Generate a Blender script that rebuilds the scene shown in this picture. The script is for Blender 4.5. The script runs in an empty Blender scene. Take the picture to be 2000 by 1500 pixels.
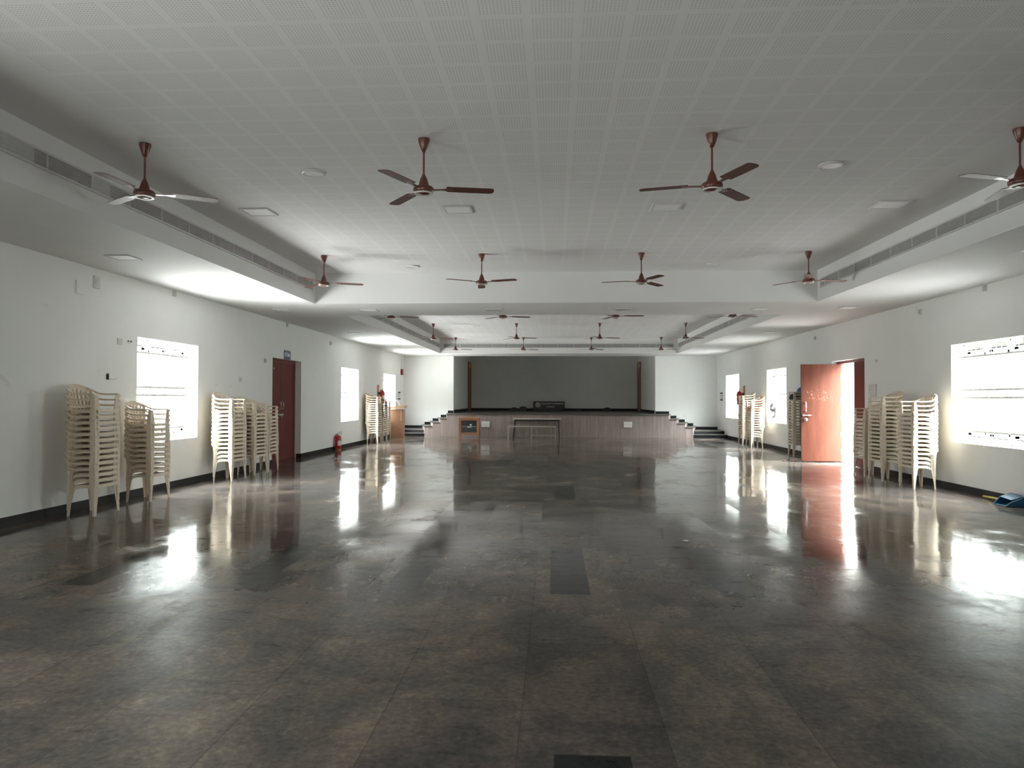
import bpy, math, random
from mathutils import Vector, Matrix
random.seed(7)
S = bpy.context.scene
COL = S.collection
PI = math.pi
cos, sin = math.cos, math.sin

# ------------------------------------------------------------------ camera
def setup_camera():
    f, yaw, pit, rol = 1440.0, math.radians(3.306), math.radians(1.157), math.radians(0.172)
    fw = Vector((-sin(yaw)*cos(pit), cos(yaw)*cos(pit), sin(pit)))
    r = Vector((cos(yaw), sin(yaw), 0))
    u = r.cross(fw)
    R = r*cos(rol) + u*sin(rol)
    U = -r*sin(rol) + u*cos(rol)
    cd = bpy.data.cameras.new('camera')
    cd.sensor_fit = 'HORIZONTAL'; cd.sensor_width = 36.0; cd.lens = f/2000*36.0
    cd.clip_start = 0.05; cd.clip_end = 300
    co = bpy.data.objects.new('camera', cd)
    m = Matrix((R, U, -fw)).transposed().to_4x4()
    m.translation = (0, 0, 1.4)
    co.matrix_world = m
    COL.objects.link(co)
    S.camera = co
setup_camera()

# ------------------------------------------------------------------ light, exposure
S.view_settings.view_transform = 'Standard'
S.view_settings.look = 'None'
S.view_settings.gamma = 1.0
S.view_settings.use_curve_mapping = False
S.view_settings.exposure = 0.82
cy = S.cycles
cy.use_denoising = True
cy.max_bounces = 12; cy.diffuse_bounces = 8; cy.glossy_bounces = 4
cy.transparent_max_bounces = 12; cy.transmission_bounces = 4
cy.caustics_reflective = False; cy.caustics_refractive = False
cy.sample_clamp_indirect = 8.0

# (sky, ground near the horizon, ground near the walls) seen through the left and the right openings
LEFT_OUT, RIGHT_OUT = (50.0, 30.0, 29.0), (54.0, 11.0, 7.5)
TREES = 10.5                    # dim band just above the horizon for surrounding trees, added to tame floor reflections
def setup_world():
    w = bpy.data.worlds.new('overcast_daylight'); S.world = w
    w.use_nodes = True
    nt = w.node_tree; nt.nodes.clear()
    N_ = nt.nodes.new; L_ = nt.links.new
    tc = N_('ShaderNodeTexCoord'); sp = N_('ShaderNodeSeparateXYZ'); mr = N_('ShaderNodeMapRange'); mx = N_('ShaderNodeMapRange')
    bg = N_('ShaderNodeBackground'); out = N_('ShaderNodeOutputWorld'); mix = N_('ShaderNodeMix'); mix.data_type = 'RGBA'
    mr.inputs[1].default_value = -1; mr.inputs[2].default_value = 1
    mx.inputs[1].default_value = -.25; mx.inputs[2].default_value = .25
    L_(tc.outputs['Generated'], sp.inputs[0]); L_(sp.outputs['Z'], mr.inputs[0]); L_(sp.outputs['X'], mx.inputs[0])
    L_(mx.outputs[0], mix.inputs[0])
    for i, (sky, hor, gr) in enumerate((LEFT_OUT, RIGHT_OUT)):
        rp = N_('ShaderNodeValToRGB'); cr = rp.color_ramp; k = 1/80
        sky *= k; hor *= k; gr *= k
        tr = TREES*k
        cr.elements[0].position = 0.0; cr.elements[0].color = (gr, gr, gr*.98, 1)
        for p, c in ((.27, (gr, gr, gr*.98, 1)), (.40, (hor*.98, hor, hor*.95, 1)), (.455, (tr*.95, tr, tr*.93, 1)), (.61, (tr*.95, tr, tr*.93, 1)), (.67, (sky*.92, sky, sky, 1))):
            e = cr.elements.new(p); e.color = c
        cr.elements[-1].position = 1.0; cr.elements[-1].color = (sky*.90, sky*.98, sky*1.04, 1)
        L_(mr.outputs[0], rp.inputs[0]); L_(rp.outputs[0], mix.inputs[6+i])
    bg.inputs[1].default_value = 80
    L_(mix.outputs[2], bg.inputs[0]); L_(bg.outputs[0], out.inputs[0])
setup_world()

# room numbers (metres)
XL, XR = -5.954, 6.246
CL, CR = -4.255, 4.49
Y0, Y1, Y2, Y3, YE = -3.2, 12.86, 14.72, 27.15, 28.78
C1F = -1.7                      # front end of the near ceiling recess
YS, YB = 27.02, 34.6            # stage front, stage back wall
ZS, ZC, ZSTAGE = 3.081, 3.62, 0.837
OL, OR_ = -3.967, 3.89          # stage opening
WT = 0.25                       # wall thickness
WZ0, WZ1 = 0.745, 2.27
WIN = [(10.2, 12.0), (20.3, 22.12), (25.4, 27.3)]
WIN_NEAR = (0.4, 2.2)           # unseen window added on the left, to brighten the near ceiling
DOOR = (15.26, 17.03); DZ = 2.26

def portal(x, y0, y1, z0, z1, facing):
    l = bpy.data.lights.new('daylight_portal', 'AREA'); l.shape = 'RECTANGLE'
    l.size = y1-y0; l.size_y = z1-z0
    l.cycles.is_portal = True
    o = bpy.data.objects.new('daylight_portal', l); COL.objects.link(o)
    o.location = (x, (y0+y1)/2, (z0+z1)/2)
    o.rotation_euler = (PI/2, 0, PI/2 if facing > 0 else -PI/2)
    return o
for a, b in WIN:
    portal(XL-0.24, a, b, WZ0, WZ1, -1)
    portal(XR+0.24, a, b, WZ0, WZ1, 1)
def front_portal():
    o = portal(0, ENT[0], ENT[1], 0.0, ENT[2], 1)
    o.location = ((ENT[0]+ENT[1])/2, Y0-0.2, ENT[2]/2); o.rotation_euler = (PI/2, 0, 0)
ENT = (-2.2, -1.5, 2.1)          # unseen entrance opening, added behind the camera to brighten the near ceiling
front_portal()
portal(XL-0.24, WIN_NEAR[0], WIN_NEAR[1], WZ0, WZ1, -1)
portal(XR+0.24, 16.1, 16.95, 0.0, 2.2, 1)

# ------------------------------------------------------------------ materials
def srgb(r, g, b):
    f = lambda c: (c/255/12.92) if c/255 <= .04045 else ((c/255+.055)/1.055)**2.4
    return (f(r), f(g), f(b), 1)
class N:
    def __init__(s, name):
        s.m = bpy.data.materials.new(name); s.m.use_nodes = True
        s.nt = s.m.node_tree
        s.b = s.nt.nodes['Principled BSDF']
    def new(s, t, **kw):
        n = s.nt.nodes.new(t)
        for k, v in kw.items(): setattr(n, k, v)
        return n
    def link(s, a, b): s.nt.links.new(a, b)
    def math(s, op, a, b=None, c=None):
        n = s.new('ShaderNodeMath', operation=op)
        for i, v in enumerate((a, b, c)):
            if v is None: continue
            if isinstance(v, (int, float)): n.inputs[i].default_value = v
            else: s.link(v, n.inputs[i])
        return n.outputs[0]
    def coord(s, out='Object', scale=None):
        t = s.new('ShaderNodeTexCoord').outputs[out]
        if scale:
            mp = s.new('ShaderNodeMapping'); mp.inputs['Scale'].default_value = scale
            s.link(t, mp.inputs[0]); t = mp.outputs[0]
        return t
    def noise(s, vec, scale, detail=4, rough=.6, dist=0):
        n = s.new('ShaderNodeTexNoise'); n.inputs['Scale'].default_value = scale
        n.inputs['Detail'].default_value = detail; n.inputs['Roughness'].default_value = rough
        n.inputs['Distortion'].default_value = dist
        s.link(vec, n.inputs['Vector']); return n.outputs[0]
    def ramp(s, fac, *els):
        r = s.new('ShaderNodeValToRGB'); e = r.color_ramp.elements
        while len(e) < len(els): e.new(.5)
        for i, (p, c) in enumerate(els): e[i].position = p; e[i].color = c if len(c) == 4 else (*c, 1)
        s.link(fac, r.inputs[0]); return r.outputs[0]
    def mix(s, fac, a, b, mode='MIX'):
        n = s.new('ShaderNodeMix', data_type='RGBA', blend_type=mode)
        if isinstance(fac, (int, float)): n.inputs[0].default_value = fac
        else: s.link(fac, n.inputs[0])
        for i, v in ((6, a), (7, b)):
            if isinstance(v, tuple): n.inputs[i].default_value = v
            else: s.link(v, n.inputs[i])
        return n.outputs[2]
    def bump(s, h, strength, dist=.01):
        n = s.new('ShaderNodeBump'); n.inputs['Strength'].default_value = strength
        n.inputs['Distance'].default_value = dist
        s.link(h, n.inputs['Height']); s.link(n.outputs[0], s.b.inputs['Normal'])
    def set(s, color=None, rough=None, metal=None, spec=None, coat=None):
        b = s.b.inputs
        if color is not None:
            if isinstance(color, tuple): b['Base Color'].default_value = color
            else: s.link(color, b['Base Color'])
        if rough is not None:
            if isinstance(rough, (int, float)): b['Roughness'].default_value = rough
            else: s.link(rough, b['Roughness'])
        if metal is not None: b['Metallic'].default_value = metal
        if spec is not None: b['Specular IOR Level'].default_value = spec
        if coat is not None: b['Coat Weight'].default_value = coat; b['Coat Roughness'].default_value = .12
        return s
def mul(c, k): return (c[0]*k, c[1]*k, c[2]*k, 1)
def simple(name, c, rough=.5, metal=0, var=.06, scale=6, spec=.5, coat=None):
    n = N(name)
    f = n.noise(n.coord(), scale, 3)
    n.set(n.ramp(f, (.3, mul(c, 1-var)), (.7, mul(c, 1+var))), rough, metal, spec, coat)
    return n.m

def mat_wall():
    n = N('white_painted_plaster')
    v = n.coord()
    f = n.noise(v, .7, 5, .6)
    base = n.ramp(f, (.3, (.80, .815, .805)), (.7, (.85, .86, .85)))
    sp = n.noise(v, 3.5, 3, .5, .6)
    sm = n.ramp(sp, (.70, (1, 1, 1)), (.80, (.86, .85, .83)))
    n.set(n.mix(1.0, base, sm, 'MULTIPLY'), .6, spec=.25)
    n.bump(n.noise(v, 60, 2), .05, .004)
    return n.m
def mat_ceil():
    n = N('white_gypsum_ceiling')
    f = n.noise(n.coord(), .9, 3)
    n.set(n.ramp(f, (.3, (.69, .695, .69)), (.7, (.73, .73, .725))), .75, spec=.2)
    return n.m
def mat_perf():
    n = N('perforated_gypsum_board')
    sp = n.new('ShaderNodeSeparateXYZ'); n.link(n.coord(), sp.inputs[0])
    per = .3; p = .0211; e0 = .034
    masks = []; ds = []
    for ax, off in (('X', .134), ('Y', .03)):
        t = n.math('SUBTRACT', sp.outputs[ax], off)
        t = n.math('DIVIDE', t, per)
        loc = n.math('MULTIPLY', n.math('FRACT', t), per)
        a = n.math('GREATER_THAN', loc, e0-p/2); b = n.math('LESS_THAN', loc, per-e0+p/2)
        masks.append(n.math('MULTIPLY', a, b))
        g = n.math('FRACT', n.math('ADD', n.math('DIVIDE', n.math('SUBTRACT', loc, e0), p), .5))
        d = n.math('SUBTRACT', g, .5); ds.append(n.math('MULTIPLY', d, d))
    r2 = n.math('ADD', ds[0], ds[1])
    hole = n.math('LESS_THAN', r2, .23*.23)
    m = n.math('MULTIPLY', n.math('MULTIPLY', masks[0], masks[1]), hole)
    f = n.noise(n.coord(), .9, 3)
    base = n.ramp(f, (.3, (.69, .695, .69)), (.7, (.73, .73, .725)))
    n.set(n.mix(m, base, (.48, .48, .48, 1)), .75, spec=.2)
    return n.m
def mat_floor(dark=False):
    n = N('polished_black_granite' if dark else 'polished_stone_slabs')
    v = n.coord()
    n1 = n.noise(v, 1.25, 9, .64, .9)
    n2 = n.noise(n.coord('Object', (1.0, .6, 1)), 3.4, 8, .7, .4)
    n3 = n.noise(v, 30, 4, .65)
    n4 = n.noise(n.coord('Object', (.8, .5, 1)), .55, 3, .5)
    # one random value per stone slab
    def slabs(c1, c2, cm):
        br = n.new('ShaderNodeTexBrick'); br.offset = .5
        br.inputs['Scale'].default_value = 1.0
        br.inputs['Mortar Size'].default_value = .003
        br.inputs['Brick Width'].default_value = 1.65; br.inputs['Row Height'].default_value = .615
        br.inputs['Color1'].default_value = c1; br.inputs['Color2'].default_value = c2; br.inputs['Mortar'].default_value = cm
        mp = n.new('ShaderNodeMapping'); mp.inputs['Rotation'].default_value = (0, 0, PI/2)
        mp.inputs['Location'].default_value = (.14, .145, 0)
        n.link(v, mp.inputs[0]); n.link(mp.outputs[0], br.inputs['Vector'])
        return br.outputs[0]
    if dark:
        col = n.ramp(n3, (.3, (.010, .0115, .012)), (.7, (.017, .019, .0195)))
    else:
        c1 = n.ramp(n1, (.34, (.024, .025, .023)), (.44, (.052, .045, .038)), (.52, (.100, .080, .062)), (.60, (.118, .096, .070)), (.68, (.165, .135, .092)))
        c2 = n.ramp(n2, (.34, (.030, .032, .030)), (.50, (.075, .060, .052)), (.62, (.112, .092, .070)), (.72, (.170, .150, .112)))
        c = n.mix(.38, n.mix(1, c1, n.mix(1, c2, (9.0, 10.6, 13.0, 1), 'MULTIPLY'), 'MULTIPLY'), (.080, .073, .066, 1))
        c = n.mix(1, c, slabs((.80, .80, .82, 1), (1.16, 1.14, 1.10, 1), (.6, .6, .58, 1)), 'MULTIPLY')
        c = n.mix(1, c, n.ramp(n4, (.35, (.82, .80, .80)), (.65, (1.15, 1.13, 1.1))), 'MULTIPLY')
        g = n.ramp(n3, (.32, (1.15, 1.18, 1.22)), (.55, (1.75, 1.80, 1.86)), (.72, (2.5, 2.5, 2.5)))
        col = n.mix(1, c, g, 'MULTIPLY')
    wear = n.noise(n.coord('Object', (1, .6, 1)), 1.7, 7, .68)
    ro = n.ramp(wear, (.35, (.045, .045, .045)), (.52, (.09, .09, .09)), (.68, (.24, .24, .24)))
    # dull scuffs, short and wide across the hall, take the polish off
    sc = n.noise(n.coord('Object', (1.6, 4.2, 1)), 2.4, 6, .72, .9)
    polish = n.ramp(sc, (.34, (.02, .02, .02)), (.43, (.09, .09, .09)), (.60, (.13, .13, .13)), (.68, (.05, .05, .05)))
    # the polish is worn off by traffic near the entrance, in an uneven edge
    sp = n.new('ShaderNodeSeparateXYZ'); n.link(v, sp.inputs[0])
    edge = n.new('ShaderNodeMapRange'); edge.inputs[1].default_value = 4.2; edge.inputs[2].default_value = 6.4
    n.link(n.math('ADD', sp.outputs['Y'], n.math('MULTIPLY', n.math('SUBTRACT', n4, .5), 3.0)), edge.inputs[0])
    keep = edge.outputs[0]
    n.set(col, n.math('ADD', ro, n.math('MULTIPLY', n.math('SUBTRACT', 1.0, keep), .3)))
    n.link(n.math('MULTIPLY', n.math('MULTIPLY', polish, n.math('ADD', n.math('MULTIPLY', keep, .55), .45)), 1.35 if dark else 1.0), n.b.inputs['Specular IOR Level'])
    h1 = n.noise(n.coord('Object', (.5, 1.1, 1)), 6.0, 5, .6, .4)
    h2 = n.noise(v, 1.1, 2, .5)
    bp = n.new('ShaderNodeBump'); bp.inputs['Strength'].default_value = .13; bp.inputs['Distance'].default_value = .006
    n.link(n.math('ADD', n.math('MULTIPLY', h1, .4), h2), bp.inputs['Height'])
    r = slabs((0, 0, 0, 1), (1, 1, 1, 1), (.5, .5, .5, 1))
    cx = n.new('ShaderNodeCombineXYZ')
    n.link(n.math('MULTIPLY', n.math('SUBTRACT', r, .5), .014), cx.inputs[0])
    n.link(n.math('MULTIPLY', n.math('SUBTRACT', n.math('FRACT', n.math('MULTIPLY', r, 7.31)), .5), .014), cx.inputs[1])
    va = n.new('ShaderNodeVectorMath', operation='ADD'); n.link(bp.outputs[0], va.inputs[0]); n.link(cx.outputs[0], va.inputs[1])
    vn = n.new('ShaderNodeVectorMath', operation='NORMALIZE'); n.link(va.outputs[0], vn.inputs[0])
    n.link(vn.outputs[0], n.b.inputs['Normal'])
    return n.m
def mat_granite_front():
    n = N('brown_granite_cladding')
    v = n.coord()
    st = n.noise(n.coord('Object', (3.2, 1, .25)), 4, 5, .6)
    f = n.noise(v, 45, 3)
    c = n.ramp(st, (.3, (.20, .157, .145)), (.55, (.28, .228, .21)), (.75, (.35, .30, .28)))
    n.set(n.mix(1, c, n.ramp(f, (.3, (.85, .85, .85)), (.7, (1.12, 1.12, 1.12))), 'MULTIPLY'), .45)
    return n.m
def mat_wood(name, a, b, scale=(2, 2, 14), rough=.4):
    n = N(name)
    f = n.noise(n.coord('Object', scale), 2.2, 6, .6, .8)
    n.set(n.ramp(f, (.3, a), (.7, b)), rough)
    return n.m
def mat_door_face():
    n = N('scuffed_red_oxide_door')
    v = n.coord()
    f = n.noise(n.coord('Object', (3, 3, .6)), 3, 4)
    c = n.ramp(f, (.3, (.085, .025, .014)), (.7, (.120, .037, .021)))
    sp = n.new('ShaderNodeSeparateXYZ'); n.link(v, sp.inputs[0])
    # flaking paint residue in a band a little above the pull handle
    s = n.noise(n.coord('Object', (1.4, 1, 1)), 26, 6, .75, 1.4)
    flake = n.math('GREATER_THAN', s, .61)
    band = n.math('MULTIPLY', n.math('LESS_THAN', n.math('ABSOLUTE', n.math('SUBTRACT', sp.outputs['Z'], 1.50)), .13),
                  n.math('LESS_THAN', n.math('ABSOLUTE', n.math('ADD', sp.outputs['X'], .46)), .30))
    n.set(n.mix(n.math('MULTIPLY', n.math('MULTIPLY', flake, band), .6), c, (.75, .55, .45, 1)), .5, spec=.18)
    return n.m
def mat_glass():
    n = N('window_glass')
    tr = n.new('ShaderNodeBsdfTransparent'); gl = n.new('ShaderNodeBsdfGlossy'); gl.inputs['Roughness'].default_value = .02
    tr.inputs[0].default_value = (.93, .95, .94, 1)
    mx = n.new('ShaderNodeMixShader'); mx.inputs[0].default_value = .05
    n.link(tr.outputs[0], mx.inputs[1]); n.link(gl.outputs[0], mx.inputs[2])
    n.link(mx.outputs[0], n.nt.nodes['Material Output'].inputs['Surface'])
    return n.m

M = {}
M['wall'] = mat_wall(); M['ceil'] = mat_ceil(); M['perf'] = mat_perf()
M['floor'] = mat_floor(); M['inlay'] = mat_floor(True)
M['skirt'] = simple('black_granite_skirting', (.010, .010, .011, 1), .5, var=.3, scale=30, spec=.25)
M['granite'] = mat_granite_front()
M['tread'] = simple('grey_brown_granite_tread', (.075, .065, .06, 1), .42, var=.25, scale=40)
M['stagewall'] = simple('grey_stage_paint', (.68, .68, .655, 1), .7, var=.04, scale=1.5)
M['fan'] = simple('brown_fan_enamel', srgb(96, 52, 44), .32, var=.08)
M['blade'] = simple('brown_fan_blade', srgb(92, 54, 47), .5, var=.08, spec=.25)
M['ring'] = simple('pale_fan_ring', (.62, .60, .56, 1), .4)
M['alu'] = simple('grey_aluminium', (.55, .55, .54, 1), .42, .3)
M['grille'] = simple('grey_grille_slats', (.62, .62, .61, 1), .5)
M['duct'] = simple('painted_duct_shade', (.012, .012, .013, 1), .8)
M['lamp'] = simple('unlit_lamp_diffuser', (.82, .82, .82, 1), .45, var=.02)
M['lampframe'] = simple('lamp_trim', (.62, .62, .62, 1), .5, var=.02)
M['white'] = simple('white_enamel', (.78, .78, .77, 1), .4, var=.03)
M['switch'] = simple('ivory_switch_plastic', (.66, .66, .62, 1), .4, var=.03)
M['steel'] = simple('galvanised_steel', (.55, .54, .52, 1), .35, .8)
M['glass'] = mat_glass(); M['strip'] = simple('grey_window_strip', (.62, .62, .59, 1), .5)
M['maroon'] = simple('maroon_door_paint', (.135, .030, .026, 1), .5, spec=.15, var=.12, scale=3)
M['maroon2'] = simple('maroon_frame_paint', (.16, .035, .030, 1), .35, var=.1, scale=3)
M['doorface'] = mat_door_face()
M['cream'] = simple('cream_moulded_plastic', (.66, .565, .45, 1), .42, var=.04, scale=3)
M['tan'] = simple('pinkish_tan_plastic', (.60, .43, .30, 1), .4, var=.04, scale=3)
M['brownp'] = simple('dark_brown_plastic', (.07, .032, .026, 1), .4, var=.05, scale=3)
M['terra'] = simple('terracotta_plastic', (.55, .23, .09, 1), .4, var=.05, scale=3)
M['oak'] = mat_wood('lectern_wood', (.33, .17, .10, 1), (.43, .245, .15, 1))
M['oak2'] = mat_wood('lectern_pale_wood', (.52, .34, .20, 1), (.60, .42, .27, 1))
M['teak'] = mat_wood('cabinet_teak', (.26, .105, .045, 1), (.36, .16, .07, 1))
M['dglass'] = simple('dark_cabinet_glass', (.018, .024, .028, 1), .12, var=.2)
M['shelf'] = simple('pale_shelf', (.5, .48, .44, 1), .5)
M['red'] = simple('red_enamel', (.45, .018, .016, 1), .28, var=.08)
M['maroonbox'] = simple('red_alarm_plastic', (.22, .012, .025, 1), .4)
M['blackp'] = simple('black_plastic', (.012, .012, .012, 1), .45)
M['orangewood'] = mat_wood('orange_board_wood', (.42, .20, .06, 1), (.52, .27, .09, 1))
M['polewood'] = mat_wood('stage_door_wood', (.17, .062, .022, 1), (.24, .09, .034, 1))
M['polewood_lit'] = mat_wood('stage_transom_lit_wood', (.62, .33, .13, 1), (.72, .42, .18, 1))  # bright orange colour carries the lit look of the transom
M['sign'] = simple('dark_maroon_signboard', (.022, .010, .011, 1), .4)
M['signtext'] = simple('pale_sign_lettering', (.62, .60, .59, 1), .5)
M['blue'] = simple('blue_plastic', (.015, .085, .16, 1), .38, var=.1)
M['bluebag'] = simple('blue_cloth', (.045, .10, .26, 1), .7, var=.2)
M['greycloth'] = simple('grey_dark_cloth', (.06, .06, .055, 1), .8, var=.3)
M['yellow'] = simple('yellow_plastic', (.50, .38, .05, 1), .4)
M['paper'] = simple('white_paper', (.75, .74, .70, 1), .7)
M['signblue'] = simple('blue_sign_face', (.035, .04, .12, 1), .4)
M['signpale'] = simple('pale_blue_sign_band', (.38, .38, .50, 1), .4)
M['pink'] = simple('pale_pink', (.78, .52, .50, 1), .45)
M['tabletop'] = simple('pale_table_top', (.55, .52, .47, 1), .3)
M['tableleg'] = simple('dark_table_steel', (.022, .024, .022, 1), .4, .3)
M['bench'] = simple('grey_bench_steel', (.42, .40, .37, 1), .4, .2)
M['dark'] = simple('dark_brown_box', (.03, .024, .018, 1), .6)

# ------------------------------------------------------------------ mesh building
class MB:
    def __init__(s): s.v = []; s.f = []; s.mi = []; s.cur = 0
    def add(s, vs, fs):
        o = len(s.v); s.v += [tuple(p) for p in vs]
        for f in fs: s.f.append([i+o for i in f]); s.mi.append(s.cur)
        return s
    def quad(s, a, b, c, d): return s.add([a, b, c, d], [(0, 1, 2, 3)])
    def box(s, x0, x1, y0, y1, z0, z1):
        vs = [(x, y, z) for z in (z0, z1) for y in (y0, y1) for x in (x0, x1)]
        return s.add(vs, [(0, 2, 3, 1), (4, 5, 7, 6), (0, 1, 5, 4), (2, 6, 7, 3), (0, 4, 6, 2), (1, 3, 7, 5)])
    def hexa(s, bot, top):
        n = len(bot)
        return s.add(list(bot)+list(top), [tuple(range(n-1, -1, -1)), tuple(range(n, 2*n))] +
                     [(i, (i+1) % n, n+(i+1) % n, n+i) for i in range(n)])
    def rings(s, rings, closed=True, cap=True):
        n = len(rings[0]); vs = [p for r in rings for p in r]; fs = []
        for k in range(len(rings)-1):
            for i in range(n if closed else n-1):
                j = (i+1) % n
                fs.append((k*n+i, k*n+j, (k+1)*n+j, (k+1)*n+i))
        if cap and closed:
            fs.append(tuple(range(n-1, -1, -1))); b = (len(rings)-1)*n
            fs.append(tuple(range(b, b+n)))
        return s.add(vs, fs)
    def lathe(s, prof, n=20, c=(0, 0, 0), axis='Z'):
        rs = []
        for r, z in prof:
            ring = []
            for i in range(n):
                a = 2*PI*i/n; p = (r*cos(a), r*sin(a), z)
                if axis == 'X': p = (p[2], p[0], p[1])
                if axis == 'Y': p = (p[0], -p[2], p[1])
                ring.append((p[0]+c[0], p[1]+c[1], p[2]+c[2]))
            rs.append(ring)
        return s.rings(rs)
    def sweep(s, path, w, h, up=(0, 0, 1), n=4):
        P = [Vector(p) for p in path]; rs = []
        for i, p in enumerate(P):
            t = (P[min(i+1, len(P)-1)]-P[max(i-1, 0)]).normalized()
            U = Vector(up); side = t.cross(U)
            if side.length < 1e-4: side = t.cross(Vector((1, 0, 0)))
            side.normalize(); U = side.cross(t)
            if n == 4: r = [p+side*w/2+U*h/2, p-side*w/2+U*h/2, p-side*w/2-U*h/2, p+side*w/2-U*h/2]
            else: r = [p+side*w/2*cos(2*PI*k/n)+U*h/2*sin(2*PI*k/n) for k in range(n)]
            rs.append([tuple(q) for q in r])
        return s.rings(rs)
    def tube(s, path, r, n=8): return s.sweep(path, 2*r, 2*r, n=n)
    def build(s, name, mat, parent=None, loc=None, smooth=False):
        me = bpy.data.meshes.new(name); me.from_pydata(s.v, [], s.f)
        mats = mat if isinstance(mat, (list, tuple)) else [mat]
        for m in mats: me.materials.append(m)
        for p, i in zip(me.polygons, s.mi): p.material_index = i; p.use_smooth = smooth
        me.update()
        import bmesh
        bm = bmesh.new(); bm.from_mesh(me); bmesh.ops.recalc_face_normals(bm, faces=bm.faces); bm.to_mesh(me); bm.free()
        if smooth:
            try: me.set_sharp_from_angle(angle=math.radians(40))
            except Exception: pass
        o = bpy.data.objects.new(name, me); COL.objects.link(o)
        if parent is not None: o.parent = parent
        if loc is not None: o.location = loc
        return o
def tag(o, label=None, cat=None, group=None, kind=None):
    if label: o['label'] = label
    if cat: o['category'] = cat
    if group: o['group'] = group
    if kind: o['kind'] = kind
    return o
def thing(name, label, cat, loc=(0, 0, 0), rz=0, group=None):
    o = bpy.data.objects.new(name, None); o.empty_display_size = .1; COL.objects.link(o)
    o.location = loc; o.rotation_euler = (0, 0, rz)
    return tag(o, label, cat, group)
def struct(mb, name, mat, smooth=False): return tag(mb.build(name, mat, smooth=smooth), kind='structure')
def structure_empty(name, loc=(0, 0, 0)):
    o = bpy.data.objects.new(name, None); o.empty_display_size = .1; COL.objects.link(o); o.location = loc
    return tag(o, kind='structure')
def dup(root, loc, rz, label=None, group=None):
    r = root.copy(); COL.objects.link(r); r.location = loc; r.rotation_euler = (0, 0, rz)
    if label: r['label'] = label
    if group: r['group'] = group
    for ch in list(root.children):
        c = ch.copy(); COL.objects.link(c); c.parent = r
        for g in ch.children:
            d = g.copy(); COL.objects.link(d); d.parent = c
    return r

# ------------------------------------------------------------------ setting
def floor():
    mb = MB()
    rects = [(0.0, .30, 1.25, 2.94), (0.0, .30, 10.36, 11.95), (0.0, .28, 15.5, 17.2), (0.0, .28, 21.0, 22.7), (-1.24, -.97, 15.4, 16.95)]
    for x0, x1 in ((-3.72, -3.44), (-2.49, -2.21), (-1.26, -.99), (-.03, .26), (1.2, 1.49), (2.45, 2.74)):
        rects.append((x0, x1, 5.33, 7.05))
    xs = sorted({XL-.4, XR+.6} | {r[0] for r in rects} | {r[1] for r in rects})
    ys = sorted({Y0, YE} | {r[2] for r in rects} | {r[3] for r in rects})
    for i in range(len(xs)-1):
        for j in range(len(ys)-1):
            cx, cyy = (xs[i]+xs[i+1])/2, (ys[j]+ys[j+1])/2
            mb.cur = int(any(r[0] < cx < r[1] and r[2] < cyy < r[3] for r in rects))
            mb.quad((xs[i], ys[j], 0), (xs[i+1], ys[j], 0), (xs[i+1], ys[j+1], 0), (xs[i], ys[j+1], 0))
    struct(mb, 'floor', [M['floor'], M['inlay']])
floor()

def side_wall(name, xi, xo, holes, ztop=ZS+.02):
    mb = MB()
    ys = sorted({Y0, YE} | {h[0] for h in holes} | {h[1] for h in holes})
    zs = sorted({0.0, ztop} | {h[2] for h in holes} | {h[3] for h in holes})
    for i in range(len(ys)-1):
        for j in range(len(zs)-1):
            c, z = (ys[i]+ys[i+1])/2, (zs[j]+zs[j+1])/2
            if any(h[0] < c < h[1] and h[2] < z < h[3] for h in holes): continue
            for x in (xi, xo):
                mb.quad((x, ys[i], zs[j]), (x, ys[i+1], zs[j]), (x, ys[i+1], zs[j+1]), (x, ys[i], zs[j+1]))
    for y0, y1, z0, z1 in holes:
        for y in (y0, y1): mb.quad((xi, y, z0), (xo, y, z0), (xo, y, z1), (xi, y, z1))
        for z in ((z0, z1) if z0 > 0 else (z1,)): mb.quad((xi, y0, z), (xo, y0, z), (xo, y1, z), (xi, y1, z))
    o = struct(mb, name, M['wall'])
holes = [(a, b, WZ0, WZ1) for a, b in WIN] + [(DOOR[0], DOOR[1], 0.0, DZ)]
side_wall('wall_left', XL, XL-WT, holes + [(*WIN_NEAR, WZ0, WZ1)])
side_wall('wall_right', XR, XR+WT, holes)

def end_wall():
    mb = MB()
    for a, b in ((XL-WT, OL), (OR_, XR+WT)):
        mb.box(a, b, YE, YE+.22, 0, ZS+.02)
    mb.box(OL, OR_, YE+.01, YE+.2, ZS, ZC+.05)
    struct(mb, 'wall_back', M['wall'])
    mb = MB(); mb.box(XL-WT, ENT[0], Y0-.2, Y0, 0, ZC+.1); mb.box(ENT[1], XR+WT, Y0-.2, Y0, 0, ZC+.1); mb.box(ENT[0], ENT[1], Y0-.2, Y0, ENT[2], ZC+.1)
    struct(mb, 'wall_front', M['wall'])
    mb = MB()   # stage alcove
    z0, z1 = 0, ZC+.05
    mb.quad((OL, YE+.22, z0), (OL, YB, z0), (OL, YB, z1), (OL, YE+.22, z1))
    mb.quad((OR_, YE+.22, z0), (OR_, YB, z0), (OR_, YB, z1), (OR_, YE+.22, z1))
    mb.quad((OL, YB, z0), (OR_, YB, z0), (OR_, YB, z1), (OL, YB, z1))
    struct(mb, 'wall_stage', M['stagewall'])
    mb = MB(); mb.quad((OL, YE, z1), (OR_, YE, z1), (OR_, YB, z1), (OL, YB, z1))
    struct(mb, 'ceiling_stage', M['ceil'])
end_wall()

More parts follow.
